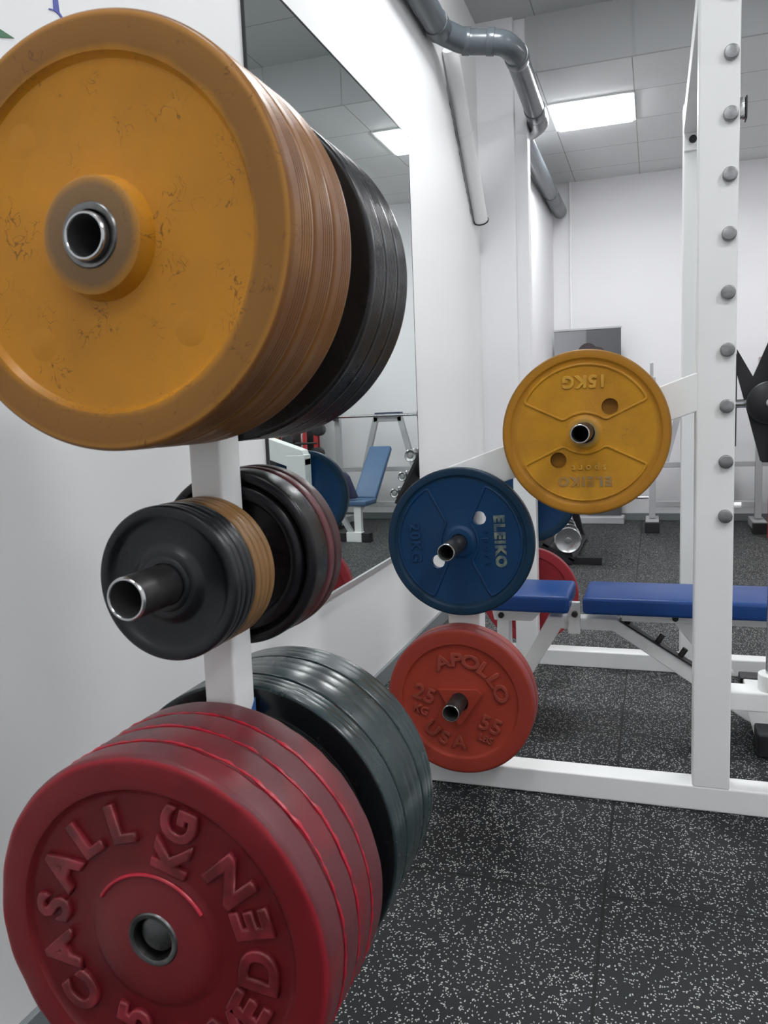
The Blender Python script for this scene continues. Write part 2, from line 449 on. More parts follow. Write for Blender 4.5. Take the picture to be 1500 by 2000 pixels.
# ------------------------------------------------------------------ plates
def plate_profile(R, t, r_in, dish, hub_r, hub_y, hole, edge=0.006, ridges=0, rs=0.35, re=0.95, rd=0.0014):
    p = [(hole, hub_y), (hub_r - 0.004, hub_y), (hub_r, hub_y + 0.002), (hub_r + 0.005, dish - 0.001), (hub_r + 0.009, dish),
         (r_in - 0.006, dish), (r_in - 0.002, dish - 0.0012), (r_in + 0.001, dish * 0.45), (r_in + 0.003, 0.0008), (r_in + 0.007, 0.0)]
    p += [(R - edge - 0.002, 0.0)]
    for k in range(1, 6):
        a = k / 5 * PI / 2
        p.append((R - edge + edge * math.sin(a), edge - edge * math.cos(a)))
    if ridges:
        y0, y1 = edge + (t - 2 * edge) * rs, edge + (t - 2 * edge) * re
        pitch = (y1 - y0) / ridges
        for k in range(ridges):
            yy = y0 + k * pitch
            p += [(R, yy), (R + rd * .15, yy + pitch * .20), (R, yy + pitch * .45), (R - rd, yy + pitch * .60), (R - rd, yy + pitch * .74), (R, yy + pitch * .90)]
    for k in range(0, 5):
        a = k / 4 * PI / 2
        p.append((R - edge * 0.7 + edge * 0.7 * math.cos(a), t - edge * 0.7 + edge * 0.7 * math.sin(a)))
    p += [(r_in + 0.004, t), (r_in - 0.002, t - dish), (hub_r + 0.006, t - dish), (hub_r, t - hub_y), (hole, t - hub_y)]
    return p

def plate(label, group, centre, m, R=0.225, t=0.05, r_in=0.184, dish=0.006, hub_r=0.07, hub_y=0.0, hole=0.0262, ridges=0,
          theta=0, back=False, insert=True, ins_r=0.036, edge=0.006, n=128, name='weight_plate', wob=None, rs=0.35, re=0.95, rd=0.0014, extra=None, cat='weight plate', cut=None, flash=0):
    root = thing(name, label, cat, centre, group, rot=(0, -math.radians(theta) * (-1 if back else 1), PI if back else 0))
    bm = bmesh.new()
    lathe(bm, plate_profile(R, t, r_in, dish, hub_r, hub_y, hole, edge, ridges, rs, re, rd), n, wob=wob)
    if cut:
        bm = cut_bm(bm, *cut)
    if flash: add_flash(bm, R, t, flash)
    if extra: extra(bm)
    body = link('disc', bm, [m, P['crimson']] if flash else m, root, smooth=35)
    if insert:
        bm = bmesh.new()
        lathe(bm, [(hole - 0.0005, hub_y + 0.003), (hole, hub_y - 0.001), (hole + 0.003, hub_y - 0.002), (ins_r - 0.002, hub_y - 0.002), (ins_r, hub_y + 0.0005),
                   (ins_r, hub_y + 0.004), (hole + 0.002, hub_y + 0.006), (hole + 0.0, hub_y + 0.040), (hole - 0.0009, hub_y + 0.040)], 64)
        o = link('hub_ring', bm, MT['steel'], root, smooth=40)
        o['label'] = 'steel ring around the centre hole'
    return root, body

def cut_bm(bm, holes, r):
    """cut round holes through a plate's bmesh, returns the new bmesh"""
    bmesh.ops.recalc_face_normals(bm, faces=bm.faces)
    me = bpy.data.meshes.new('b'); bm.to_mesh(me); bm.free()
    bo = bpy.data.objects.new('b', me); COL.objects.link(bo)
    cutters = []
    for a, rad in holes:
        t_ = bmesh.new()
        x, z = rad * math.cos(math.radians(a)), rad * math.sin(math.radians(a))
        cyl(t_, (x, -0.05, z), (x, 0.12, z), r, 40)
        bmesh.ops.recalc_face_normals(t_, faces=t_.faces)
        cm = bpy.data.meshes.new('c'); t_.to_mesh(cm); t_.free()
        co = bpy.data.objects.new('c', cm); COL.objects.link(co); cutters.append((co, cm))
        md = bo.modifiers.new('b', 'BOOLEAN'); md.operation = 'DIFFERENCE'; md.object = co; md.solver = 'EXACT'
    bpy.context.view_layer.update()
    new = bpy.data.meshes.new_from_object(bo.evaluated_get(bpy.context.evaluated_depsgraph_get()))
    out = bmesh.new(); out.from_mesh(new)
    bpy.data.objects.remove(bo); bpy.data.meshes.remove(me); bpy.data.meshes.remove(new)
    for co, cm in cutters:
        bpy.data.objects.remove(co); bpy.data.meshes.remove(cm)
    return out

def add_flash(bm, R, t, seed):
    """irregular moulding bead along the front edge of the tread"""
    rnd = random.Random(seed); ph = [rnd.uniform(0, 6.28) for _ in range(8)]
    n, k = 300, 6
    rings = []
    for i in range(n):
        a = 2 * PI * i / n
        w_ = 0.0016 + 0.0009 * max(0, math.sin(5 * a + ph[0])) + 0.0007 * math.sin(31 * a + ph[1]) * math.sin(7 * a + ph[2]) + 0.0005 * math.sin(67 * a + ph[3])
        w_ = max(0.0007, w_)
        yc = 0.003 + 0.0007 * math.sin(13 * a + ph[4]) + 0.0004 * math.sin(37 * a + ph[5])
        rings.append([bm.verts.new(((R - 0.0014 + w_ * math.cos(2 * PI * j / k)) * math.cos(a), yc + 1.2 * w_ * math.sin(2 * PI * j / k), (R - 0.0014 + w_ * math.cos(2 * PI * j / k)) * math.sin(a))) for j in range(k)])
    for i in range(n):
        A, B = rings[i], rings[(i + 1) % n]
        for j in range(k):
            f = bm.faces.new((A[j], A[(j + 1) % k], B[(j + 1) % k], B[j])); f.material_index = 1

def grip_relief(bm, y, r=0.188, half=62, w=0.0042):
    """raised outline of the upper and the lower sector of a grip plate"""
    for s in (1, -1):
        pts = []
        for k in range(0, 25):
            a = math.radians(90 - half + 2 * half * k / 24)
            pts.append((r * math.cos(a), y, s * r * math.sin(a)))
        x1, z1 = pts[-1][0], pts[-1][2]
        tail = [(x1, y, z1), (-0.058, y, s * 0.036), (-0.034, y, s * 0.050), (0.0, y, s * 0.058), (0.034, y, s * 0.050), (0.058, y, s * 0.036), (-x1, y, z1), pts[1]]
        allp = pts[1:-1] + rounded([pts[-2]] + tail, 0.010, 4)[1:]
        t = bmesh.new()
        sweep(t, allp, w, 8)
        merge(bm, t)

# ================================================================== SETTING
struct('floor', box(-1.3, 3.6, -2.6, 8.5, -0.1, 0.0), MT['floor'])
struct('ceiling', box(-1.3, 3.6, 5.61, 8.5, CEIL, CEIL + 0.1), MT['ceil'])
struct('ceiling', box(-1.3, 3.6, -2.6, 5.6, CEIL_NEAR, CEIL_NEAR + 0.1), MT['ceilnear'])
bm = box(-0.80, 3.5, 5.59, 5.61, CEIL - 0.004, CEIL_NEAR)
for k in range(7): bx(bm, -0.735 + 0.6 * k, -0.727 + 0.6 * k, 5.584, 5.59, CEIL, CEIL_NEAR)
struct('trim_1', bm, MT['beam'])
struct('wall_left', box(-1.3, -1.12, -2.6, 5.55, 0, CEIL_NEAR), MT['wall'])
bm = bmesh.new()
extr = [(-1.3, 5.55), (-0.882, 5.55), (-0.879, 5.553), (-0.878, 5.60), (-0.803, 5.60), (-0.80, 5.603), (-0.80, 5.72), (-0.96, 5.74), (-0.96, 8.39), (-1.3, 8.39)]
a = [bm.verts.new((x, y, 0)) for x, y in extr]; b = [bm.verts.new((x, y, CEIL_NEAR)) for x, y in extr]
bm.faces.new(a); bm.faces.new(b[::-1])
for i in range(len(extr)):
    j = (i + 1) % len(extr); bm.faces.new((a[i], b[i], b[j], a[j]))
struct('wall_left_far', bm, MT['wallfar'])
struct('wall_back', box(-0.96, 3.6, 8.39, 8.5, 0, CEIL), MT['wallfar'])
struct('wall_right', box(3.5, 3.6, -2.5, 8.39, 0, CEIL_NEAR), MT['wallfar'])
struct('wall_rear', box(-1.12, 3.5, -2.6, -2.5, 0, CEIL_NEAR), MT['wallfar'])
struct('baseboard_left', box(-1.12, -1.105, -2.5, 5.545, 0, 0.075, 0.002), MT['base'])
struct('baseboard_back', box(-0.96, 3.5, 8.375, 8.389, 0, 0.07, 0.002), MT['base'])
struct('baseboard_left_far', box(-0.959, -0.945, 5.75, 8.37, 0, 0.07, 0.002), MT['base'])

# ceiling light panels; the two by the rear wall are added fill lights
for i, (px, py, st) in enumerate(PANELS):
    zc = CEIL if py > 5.6 else CEIL_NEAR
    words = ['square white ceiling light panel glowing beyond the column, before the back wall',
             'square ceiling light panel high above the rack of red and blue plates',
             'square ceiling light panel near the back wall on the open right side',
             'square ceiling light panel over the right side of the floor, mid room',
             'square ceiling light panel above the near tree of weight plates',
             'square ceiling light panel over the open floor at the near right', 'unseen fill light panel added by the rear wall on the side with the mirror', 'unseen fill light panel added by the rear wall on the side away from the mirror'][i]
    t = thing('ceiling_light', words, 'ceiling light', (px, py, zc), 'square ceiling light panels')
    bm = bmesh.new()
    for a_ in ((-.30, .30, -.30, -.285), (-.30, .30, .285, .30), (-.30, -.285, -.285, .285), (.285, .30, -.285, .285)):
        bx(bm, a_[0], a_[1], a_[2], a_[3], -0.012, 0.0)
    link('frame', bm, MT['white'], t)
    link('diffuser', box(-.272, .272, -.284, .284, -0.022, -0.001, 0.003), emit_mat('light_diffuser', st), t)

# mirror on the wall
t = thing('wall_mirror', 'tall frameless mirror on the white left wall behind the weight plates', 'mirror', (-1.12, 3.03, 0.53))
link('glass', box(0.0, 0.008, -0.815, 0.825, 0.0, 1.935), MT['mirror'], t)
bm = bmesh.new()
bx(bm, 0.0, 0.0095, -0.821, -0.815, 0.0, 1.941); bx(bm, 0.0, 0.0095, -0.815, 0.825, 1.935, 1.941)
bx(bm, 0.0, 0.0088, 0.825, 0.829, 0.0, 1.941)
link('dark_edge', bm, MT['mirroredge'], t)
bm = bmesh.new()
bx(bm, 0.0, 0.014, -0.821, 0.829, -0.018, 0.003, 0.001)
link('bottom_channel', bm, MT['mirrortrim'], t)

# painted wall lettering (only its lowest strokes show)
bm = bmesh.new()
pts = [(1.392, 1.980), (1.393, 1.983), (1.406, 1.9865), (1.4065, 2.004), (1.404, 2.30), (1.421, 2.30), (1.421, 2.010), (1.4225, 1.988), (1.4305, 1.983), (1.4285, 1.979), (1.416, 1.9835), (1.405, 1.984)]
a = [bm.verts.new((-1.1185, y, z)) for y, z in pts]; b = [bm.verts.new((-1.1205, y, z)) for y, z in pts]
bm.faces.new(a); bm.faces.new(b[::-1])
for i in range(len(pts)):
    j = (i + 1) % len(pts); bm.faces.new((a[i], a[j], b[j], b[i]))
tag(link('wall_lettering', bm, MT['bluepaint']), 'blue painted serif letter stroke on the left wall at the top of the photo', 'wall lettering')
bm = bmesh.new()
pts = [(1.05, 1.93), (1.15, 1.915), (1.256, 1.889), (1.290, 1.887), (1.254, 1.874), (1.15, 1.862), (1.05, 1.87)]
a = [bm.verts.new((-1.1185, y, z)) for y, z in pts]; b = [bm.verts.new((-1.1205, y, z)) for y, z in pts]
bm.faces.new(a); bm.faces.new(b[::-1])
for i in range(len(pts)):
    j = (i + 1) % len(pts); bm.faces.new((a[i], a[j], b[j], b[i]))
tag(link('wall_swoosh', bm, MT['greenpaint']), 'green painted pointed swoosh on the left wall at the top left corner', 'wall painting')

# pipes
t = thing('drain_pipe', 'grey plastic drain pipe running under the ceiling and bending around the white column', 'pipe', (-1.05, 4.3, 3.1))
def pp_(name, bm, m=None):
    o = link(name, bm, m or MT['pipe'], t, smooth=40); o.location = -t.location; return o
PR = rounded([(-1.052, 1.0, 3.11), (-1.052, 4.30, 3.11), (-0.96, 4.44, 3.095), (-0.755, 4.47, 3.07), (-0.715, 4.60, 3.065), (-0.735, 5.60, 3.055)], 0.05, 6)
bm = bmesh.new(); sweep(bm, PR, 0.0625, 28); pp_('pipe_run', bm)
for p_, q_ in (((-1.052, 4.19, 3.11), (-1.052, 4.29, 3.11)), ((-0.965, 4.435, 3.096), (-0.925, 4.443, 3.092)), ((-0.84, 4.457, 3.081), (-0.80, 4.463, 3.076)),
               ((-0.7155, 4.63, 3.065), (-0.7165, 4.70, 3.0645)), ((-0.732, 5.45, 3.057), (-0.7345, 5.57, 3.0555))):
    bm = bmesh.new(); cyl(bm, p_, q_, 0.0675, 28, bev=0.003); pp_('pipe_sleeve', bm)
bm = bmesh.new()
sweep(bm, rounded([(-0.7345, 5.57, 3.0555), (-0.736, 5.71, 3.05), (-0.80, 5.80, 3.045), (-0.86, 5.86, 3.045)], 0.05, 6), 0.068, 28)
pp_('pipe_elbow', bm)
t = thing('drain_pipe', 'grey plastic pipe along the far wall beyond the column, ending at the back wall', 'pipe', (-0.88, 7.0, 3.04))
bm = bmesh.new(); cyl(bm, (-0.882, 5.95, 3.045), (-0.882, 7.60, 3.045), 0.0625, 28); pp_('pipe_run', bm)
bm = bmesh.new(); cyl(bm, (-0.882, 7.55, 3.045), (-0.882, 8.30, 3.045), 0.067, 28, bev=0.003); pp_('pipe_end', bm)
t = thing('wall_pipe', 'white painted pipe slanting down the left wall towards the column, below the grey drain pipe', 'pipe', (-1.07, 5.0, 2.7))
WA, WB = Vector((-1.070, 4.60, 3.14)), Vector((-1.072, 5.36, 2.385))
bm = bmesh.new(); sweep(bm, [WA, WB], 0.044, 24); pp_('pipe_run', bm, MT['whitepipe'])
bm = bmesh.new()
rnd = random.Random(3); L0 = []; L1 = []
for k in range(46):
    f_ = 0.16 + 0.84 * k / 45
    c_ = WA.lerp(WB, f_); off_ = Vector((0, -0.707, -0.707)) * 0.040
    wd = 0.002 + 0.006 * rnd.random() * (1 if rnd.random() > 0.3 else 0.1)
    L0.append(bm.verts.new(Vector((-1.1185, c_.y, c_.z)) + off_)); L1.append(bm.verts.new(Vector((-1.1185, c_.y, c_.z)) + off_ * (1 + wd / 0.040 * 2)))
for k in range(45): bm.faces.new((L0[k], L0[k + 1], L1[k + 1], L1[k]))
pp_('shadow_dirt_gap', bm, MT['gap'])  # ragged dark strip paints the shadow and dirt between pipe and wall
bm = bmesh.new(); cyl(bm, WA.lerp(WB, 0.44), WA.lerp(WB, 0.455), 0.047, 24); pp_('pipe_joint', bm, MT['whitepipe'])
bm = bmesh.new(); lathe(bm, [(0.045, -0.006), (0.049, -0.006), (0.049, 0.002), (0.045, 0.002)], 32)
m_, l_ = frame_to(WB, WB + (WB - WA)); bmesh.ops.transform(bm, matrix=m_ @ Matrix.Rotation(-PI / 2, 4, 'X'), verts=bm.verts)
pp_('shadow_dirt_gap', bm, MT['gap'])  # dark ring painted for the gap where the pipe enters the wall
bm = bmesh.new(); cyl(bm, (-0.79, 8.375, 0.3), (-0.79, 8.375, CEIL - 0.001), 0.012, 12)
for z_ in (1.0, 1.9, 2.8): bx(bm, -0.806, -0.774, 8.37, 8.389, z_, z_ + 0.02)
tag(link('wall_conduit', bm, MT['whitepipe']), 'thin white cable conduit running down the back wall behind the banner', 'conduit')

# ================================================================== POWER RACK (right)
rack = thing('power_rack', 'white steel power rack with chrome pins, plate pegs and a guide rod', 'power rack', (0.15, 3.0, 0))
def rp(name, bm, m=None, smooth=None, label=None):
    o = link(name, bm, m or MT['white'], rack, smooth=smooth)
    o.location = -rack.location
    if label: o['label'] = label
    return o
YF0, YF1, YR0, YR1 = 2.36, 2.44, 3.605, 3.685
for y0, y1 in ((YF0, YF1), (YR0, YR1)):
    rp('base_rail', box(-0.68, 1.50, y0, y1, 0.0, 0.075, 0.006, 3))
    for x in (0.106, 1.306):
        rp('upright', box(x, x + 0.1, y0, y1, 0.07, 2.35, 0.006, 3))
    rp('storage_post', box(-0.603, -0.503, y0, y1, 0.07, 0.985, 0.006, 3))
    bm = bmesh.new()
    extrude_xz(bm, [(-0.603, 0.965), (-0.590, 1.006), (0.112, 1.253), (0.112, 1.148), (-0.504, 0.93), (-0.603, 0.93)], y0 + 0.001, y1 - 0.004, bev=0.003)
    rp('sloped_brace', bm)
    bm = bmesh.new()
    extrude_xz(bm, [(2.015, 1.005), (1.302, 1.253), (1.302, 1.148), (1.916, 0.93), (2.015, 0.93)], y0 + 0.001, y1 - 0.004, bev=0.003)
    rp('sloped_brace', bm)
rp('top_rail', box(0.107, 0.190, YF1, YR0 + 0.04, 2.232, 2.305, 0.004))
rp('top_rail', box(1.32, 1.40, YF1, YR0 + 0.04, 2.232, 2.305, 0.004))
bm = bmesh.new(); bx(bm, 0.109, 0.185, 3.592, 3.606, 2.165, 2.24, 0.003)
rp('rail_bracket', bm)
bm = bmesh.new(); cyl(bm, (0.142, 3.586, 2.207), (0.142, 3.60, 2.207), 0.015, 20)
rp('bracket_hole_disc', bm, MT['black'], 40, 'black disc standing in for the dark hole in the bracket')  # the hole's darkness is put in as a black disc
for k in range(14):
    z = 2.20 + 0.0 - 0.1490 * (k) + 0.001
    if z < 0.80: break
    bm = bmesh.new()
    cyl(bm, (0.1835, 2.346, z), (0.1835, 2.372, z), 0.0185, 28, bev=0.003)
    bm2 = bm
    rp('adjustment_pin', bm2, MT['pin'], 40, 'round chrome pin end')
# j hook at the top, back of the post
bm = bmesh.new(); bx(bm, 0.196, 0.222, 2.40, 2.43, 1.905, 1.955, 0.002); cyl(bm, (0.214, 2.392, 1.912), (0.214, 2.43, 1.912), 0.006, 16)
rp('rack_hook', bm, MT['chrome'], 40, 'small chrome hook on the far side of the tall post')
bm = bmesh.new(); bx(bm, 0.2225, 0.2265, 2.395, 2.435, 1.90, 1.956, 0.001)
rp('hook_pad', bm, MT['black'])
# lower arm, collar, guide rod
rp('lower_arm', box(0.203, 0.42, YF0 + 0.03, YF1 + 0.03, 0.297, 0.354, 0.006, 3))
bm = bmesh.new(); cyl(bm, (0.321, 2.43, 0.352), (0.321, 2.43, 0.402), 0.040, 40, bev=0.004)
rp('rod_collar', bm, MT['white'], 40)
bm = bmesh.new(); cyl(bm, (0.321, 2.43, 0.402), (0.321, 2.43, 2.30), 0.020, 32)
rp('guide_rod', bm, MT['chrome'], 40, 'vertical chrome guide rod')
# black carriage
bm = bmesh.new()
extrude_xz(bm, [(0.2155, 1.313), (0.2575, 1.236), (0.297, 1.335), (0.36, 1.335), (0.36, 0.998), (0.286, 0.998), (0.2795, 1.003), (0.2415, 1.150), (0.2165, 1.245)], 2.455, 2.465, bev=0.001)
bx(bm, 0.2095, 0.2165, 2.45, 2.47, 1.045, 1.30, 0.001)
rp('bar_carriage', bm, MT['blackmetal'], None, 'black flat steel bar carriage')
bm = bmesh.new()
for s in range(1):
    t_ = bmesh.new(); bmesh.ops.create_uvsphere(t_, u_segments=40, v_segments=24, radius=0.058)
    bmesh.ops.transform(t_, matrix=Matrix.Translation((0.2945, 2.41, 1.163)) @ Matrix.Diagonal((1, 0.35, 1, 1)), verts=t_.verts); merge(bm, t_)
cyl(bm, (0.2945, 2.41, 1.163), (0.2945, 2.455, 1.163), 0.045, 32)
rp('carriage_hub', bm, MT['blackmetal'], 50, 'black domed hub')
bm = bmesh.new(); cyl(bm, (0.2945, 2.385, 1.163), (0.2945, 2.402, 1.163), 0.012, 24, bev=0.002)
rp('carriage_cap', bm, MT['chrome'], 40, 'chrome hub centre')
bm = bmesh.new(); cyl(bm, (0.206, 2.45, 1.163), (0.262, 2.45, 1.163), 0.012, 24)
rp('carriage_pin', bm, MT['chrome'], 40, 'chrome locking pin')
def peg(parentf, x, z, y_post, y_tip, r=0.0255, m=None):
    bm = bmesh.new()
    sgn = 1 if y_tip > y_post else -1
    ln = abs(y_tip - y_post)
    prof = [(r, 0), (r, -ln + 0.003), (r - 0.0008, -ln + 0.001), (r - 0.0015, -ln), (r - 0.0035, -ln), (r - 0.0045, -ln + 0.0015), (r - 0.0045, -ln + 0.16), (0.0005, -ln + 0.16), (0.0005, 0)]
    lathe(bm, prof, 48, closed=False)
    bm.faces.ensure_lookup_table()
    for f in bm.faces:
        c = f.calc_center_median(); rr = math.hypot(c.x, c.z)
        if c.y < -ln + 0.0035 and rr > r - 0.006: f.material_index = 1
        elif rr < r - 0.004: f.material_index = 2
    bmesh.ops.transform(bm, matrix=Matrix.Translation((x, y_post, z)) @ Matrix.Rotation(0 if sgn < 0 else PI, 4, 'Z'), verts=bm.verts)
    return parentf('storage_peg', bm, [m or MT['darksteel'], MT['chrome'], MT['hollow']], 40, 'dark hollow steel peg with a bright rim')
XP = -0.555
peg(rp, -0.184, 1.180 - 0.078, YF0, 2.155)
peg(rp, XP, 0.779, YF0, 2.165)
peg(rp, XP, 0.308, YF0, 2.165)
peg(rp, -0.184, 1.102, YR1, 3.88)
peg(rp, XP, 0.775, YR1, 3.88)
peg(rp, XP, 0.308, YR1, 3.88)

# plates on the rack ----------------------------------------------------
G1 = 'plates on the power rack pegs'
root, body = plate('yellow grip plate with two round holes, in front on the power rack', G1, (-0.184, 2.296, 1.099), P['yr'], R=0.2285, t=0.030, r_in=0.203, dish=0.0065,
                   hub_r=0.042, hub_y=-0.001, theta=180, ins_r=0.030, n=160, extra=lambda bm: grip_relief(bm, 0.0065), cut=([(46 - 180, 0.098), (226 - 180, 0.104)], 0.0225))
bm = bmesh.new()
line_text(bm, '15KG', 0.046, 0.005, 0, -0.142, 0, 0.0062, 0.02, 1.15)
link('weight_mark', bm, P['yletter'], root)
bm = bmesh.new()
line_text(bm, 'ELEIKO', 0.036, 0.002, 0, 0.134, 0, 0.006, 0.035, 1.35)
o = link('brand_lettering', bm, letter_grey, root); o['label'] = 'faded grey lettering, partly worn away'
bm = bmesh.new()
line_text(bm, 'sport', 0.026, 0.003, -0.012, 0.098, 0, 0.006, 0.012, 1.7)
link('small_lettering', bm, P['yletter'], root)

plate('second yellow plate, directly behind the holed yellow plate on the rack', G1, (-0.184, 2.330, 1.099), P['yr'], t=0.028, r_in=0.194, dish=0.004, hub_r=0.040,
      insert=False, theta=30)
root, body = plate('blue grip plate with two round holes and worn lettering on the rack', G1, (XP, 2.328, 0.781), P['blue'], t=0.030, r_in=0.200, dish=0.0065,
                   hub_r=0.044, hub_y=-0.001, theta=-88, insert=False, n=160, extra=lambda bm: grip_relief(bm, 0.0065), cut=([(50 + 88, 0.096), (222 + 88, 0.091)], 0.0205))
bm = bmesh.new(); line_text(bm, '20KG', 0.046, 0.005, 0, -0.138, 0, 0.0062, 0.012, 1.15); link('weight_mark', bm, P['blue'], root)
bm = bmesh.new(); line_text(bm, 'ELEIKO', 0.042, 0.002, 0.0, 0.122, 0, 0.006, 0.05, 1.2)
o = link('brand_lettering', bm, letter_worn, root); o['label'] = 'pale worn lettering'
bm = bmesh.new(); line_text(bm, 'sport', 0.026, 0.003, 0.018, 0.084, 0, 0.006, 0.012, 1.9); link('small_lettering', bm, P['blue'], root)

root, body = plate('orange-red rubber plate embossed with brand name and 25 kg, lowest front peg of the rack', G1, (XP, 2.275, 0.302), P['apollo'], t=0.040,
                   r_in=0.176, dish=0.009, hub_r=0.036, hub_y=0.006, theta=0, insert=False, edge=0.009, n=160)
bm = bmesh.new(); arc_text(bm, 'APOLLO', 0.057, 0.007, 0.128, 64, 19.5, 0.0078, bold=0.012, wide=1.25); link('brand_lettering', bm, P['apletter'], root)
bm = bmesh.new(); arc_text(bm, 'USA', 0.055, 0.007, 0.130, 247, 21, 0.0078, inward=True, bold=0.010, wide=1.15); link('country_lettering', bm, P['apletter'], root)
bm = bmesh.new(); line_text(bm, '25', 0.066, 0.007, -0.110, 0.014, -20, 0.0078, 0.004, 1.1); link('weight_mark', bm, P['apletter'], root)
bm = bmesh.new(); line_text(bm, 'KG', 0.034, 0.006, -0.122, -0.036, -20, 0.0078, 0.0); link('unit_mark', bm, P['apletter'], root)
bm = bmesh.new(); line_text(bm, '55', 0.066, 0.007, 0.092, -0.068, -20, 0.0078, 0.004, 1.1); link('weight_mark', bm, P['apletter'], root)
bm = bmesh.new(); line_text(bm, 'LBS', 0.030, 0.006, 0.076, -0.112, -20, 0.0078, 0.0); link('unit_mark', bm, P['apletter'], root)
bm = bmesh.new()
extrude_xz(bm, [(-0.068, 0.038), (0.058, 0.046), (0.072, 0.030), (0.008, -0.070), (-0.006, -0.072)], -0.004, 0.012, bev=0.003)
bm = cut_bm(bm, [(0, 0)], 0.0285)
link('hub_triangle', bm, P['apollo'], root)
bm = bmesh.new(); lathe(bm, [(0.0262, 0.0), (0.0262, 0.012), (0.0283, 0.012), (0.0283, 0.0)], 48); link('hub_ring', bm, MT['darksteel'], root, smooth=40)
plate('second red rubber plate, tucked behind the embossed orange-red one on the rack', G1, (XP, 2.318, 0.302), P['apollo'], t=0.040, r_in=0.176, insert=False, edge=0.007)
plate('yellow plate on the far side of the rack, glimpsed in the mirror edge', G1, (-0.184, 3.742, 1.102), P['yr'], t=0.030, r_in=0.194, dish=0.004, back=True, insert=False)
root, body = plate('dark blue plate on the far side of the rack beside the chrome dumbbell', G1, (XP, 3.7415, 0.775), P['blue'], t=0.032, r_in=0.190, dish=0.004, back=True, insert=False)
bm = bmesh.new(); line_text(bm, '20KG', 0.040, 0.0024, 0, -0.14, 0, 0.0036, 0.01, 1.15); link('weight_mark', bm, letter_worn, root); bm = bmesh.new(); line_text(bm, 'ELEIKO', 0.034, 0.0015, 0, 0.13, 0, 0.0036, 0.02, 1.2)
o = link('brand_lettering', bm, letter_worn, root); root.rotation_euler = (0, math.radians(80), PI)
plate('dark red plate on the far lower peg of the rack, partly behind the bench', G1, (XP, 3.7475, 0.30), P['redrear'], t=0.042, r_in=0.182, back=True, insert=False)

# ================================================================== NEAR WEIGHT TREE
tree = thing('weight_tree', 'white steel weight tree standing close to the camera by the wall', 'weight tree', (-0.556, 0.945, 0))
def tp(name, bm, m=None, smooth=None, label=None):
    o = link(name, bm, m or MT['white'], tree, smooth=smooth); o.location = -tree.location
    if label: o['label'] = label
    return o
tp('post', box(-0.5795, -0.5325, 0.921, 0.974, 0.04, 1.40, 0.004, 3))
tp('base_rail', box(-0.5795, -0.5325, 0.80, 1.02, 0.0, 0.05, 0.004, 3))
tp('base_rail', box(-1.10, -0.5325, 0.921, 0.974, 0.0, 0.05, 0.004, 3))
bm = bmesh.new()
a = [bm.verts.new((-0.5318, y, z)) for y, z in ((0.974, 0.788), (0.974, 0.752), (0.940, 0.752))]
b = [bm.verts.new((-0.5326, y, z)) for y, z in ((0.974, 0.788), (0.974, 0.752), (0.940, 0.752))]
bm.faces.new(a); bm.faces.new(b[::-1])
for i in range(3): bm.faces.new((a[i], b[i], b[(i + 1) % 3], a[(i + 1) % 3]))
tp('sticker', bm, MT['sticker'], None, 'blue sticker corner')
ZT = {'top': 1.371, 'mid': 0.984, 'low': 0.576}
XT = -0.556
for k, tip in (('top', 0.715), ('mid', 0.735), ('low', 0.752)):
    o = peg(tp, XT, ZT[k], 0.921, tip, r=0.0253 if k != 'low' else 0.0235, m=MT['steel'] if k == 'low' else MT['darksteel'])
    peg(tp, XT, ZT[k], 0.974, 1.21, r=0.0253)
bm = bmesh.new(); cyl(bm, (XT, 0.744, ZT['low'] + 0.0015), (XT, 0.775, ZT['low'] + 0.0015), 0.0222, 40, bev=0.003)
tp('peg_cap', bm, MT['steel'], 40, 'dull steel end cap')

# large yellow stack
G = 'large yellow plates on the top peg of the near tree'
def dimples(bm):
    for ax, az in ((0.098, 0.108), (-0.095, 0.112), (0.098, -0.10), (-0.09, -0.105)):
        t_ = bmesh.new()
        bmesh.ops.create_cone(t_, cap_ends=True, segments=32, radius1=0.021, radius2=0.013, depth=0.0012)
        bmesh.ops.transform(t_, matrix=Matrix.Translation((ax, 0.0098, az)) @ Matrix.Rotation(PI / 2, 4, 'X'), verts=t_.verts); merge(bm, t_)
LY = ['frontmost large yellow plate on the near tree, its scuffed face to the camera',
      'middle large yellow ridged plate of three on the near tree',
      'rearmost large yellow ridged plate, next to the white post of the near tree']
for i in range(3):
    plate(LY[i], G, (XT, 0.738 + 0.0545 * i, ZT['top'] + 0.002), P['ybig'] if i == 0 else P['ybig2'], t=0.0535, r_in=0.181, dish=0.010,
          hub_r=0.060, hub_y=-0.013 if i == 0 else 0.001, insert=(i == 0), ins_r=0.0345, ridges=5, edge=0.007, n=192 if i == 0 else 144, theta=20 * i, rs=0.28, re=0.99, rd=0.0016,
          extra=dimples if i == 0 else None)
G = 'large black plates on the far side of the near tree'
LB = ['large black ridged plate just behind the yellow stack on the near tree', 'middle large black ridged plate behind the yellow stack',
      'rearmost large black ridged plate behind the yellow stack']
for i in range(3):
    plate(LB[i], G, (XT, 0.982 + 0.050 * i, ZT['top'] - 0.002), P['black'], R=0.2225, t=0.049, r_in=0.181, insert=False, ridges=6, edge=0.005, n=144, theta=35 * i, rs=0.1, re=0.98, rd=0.0014)
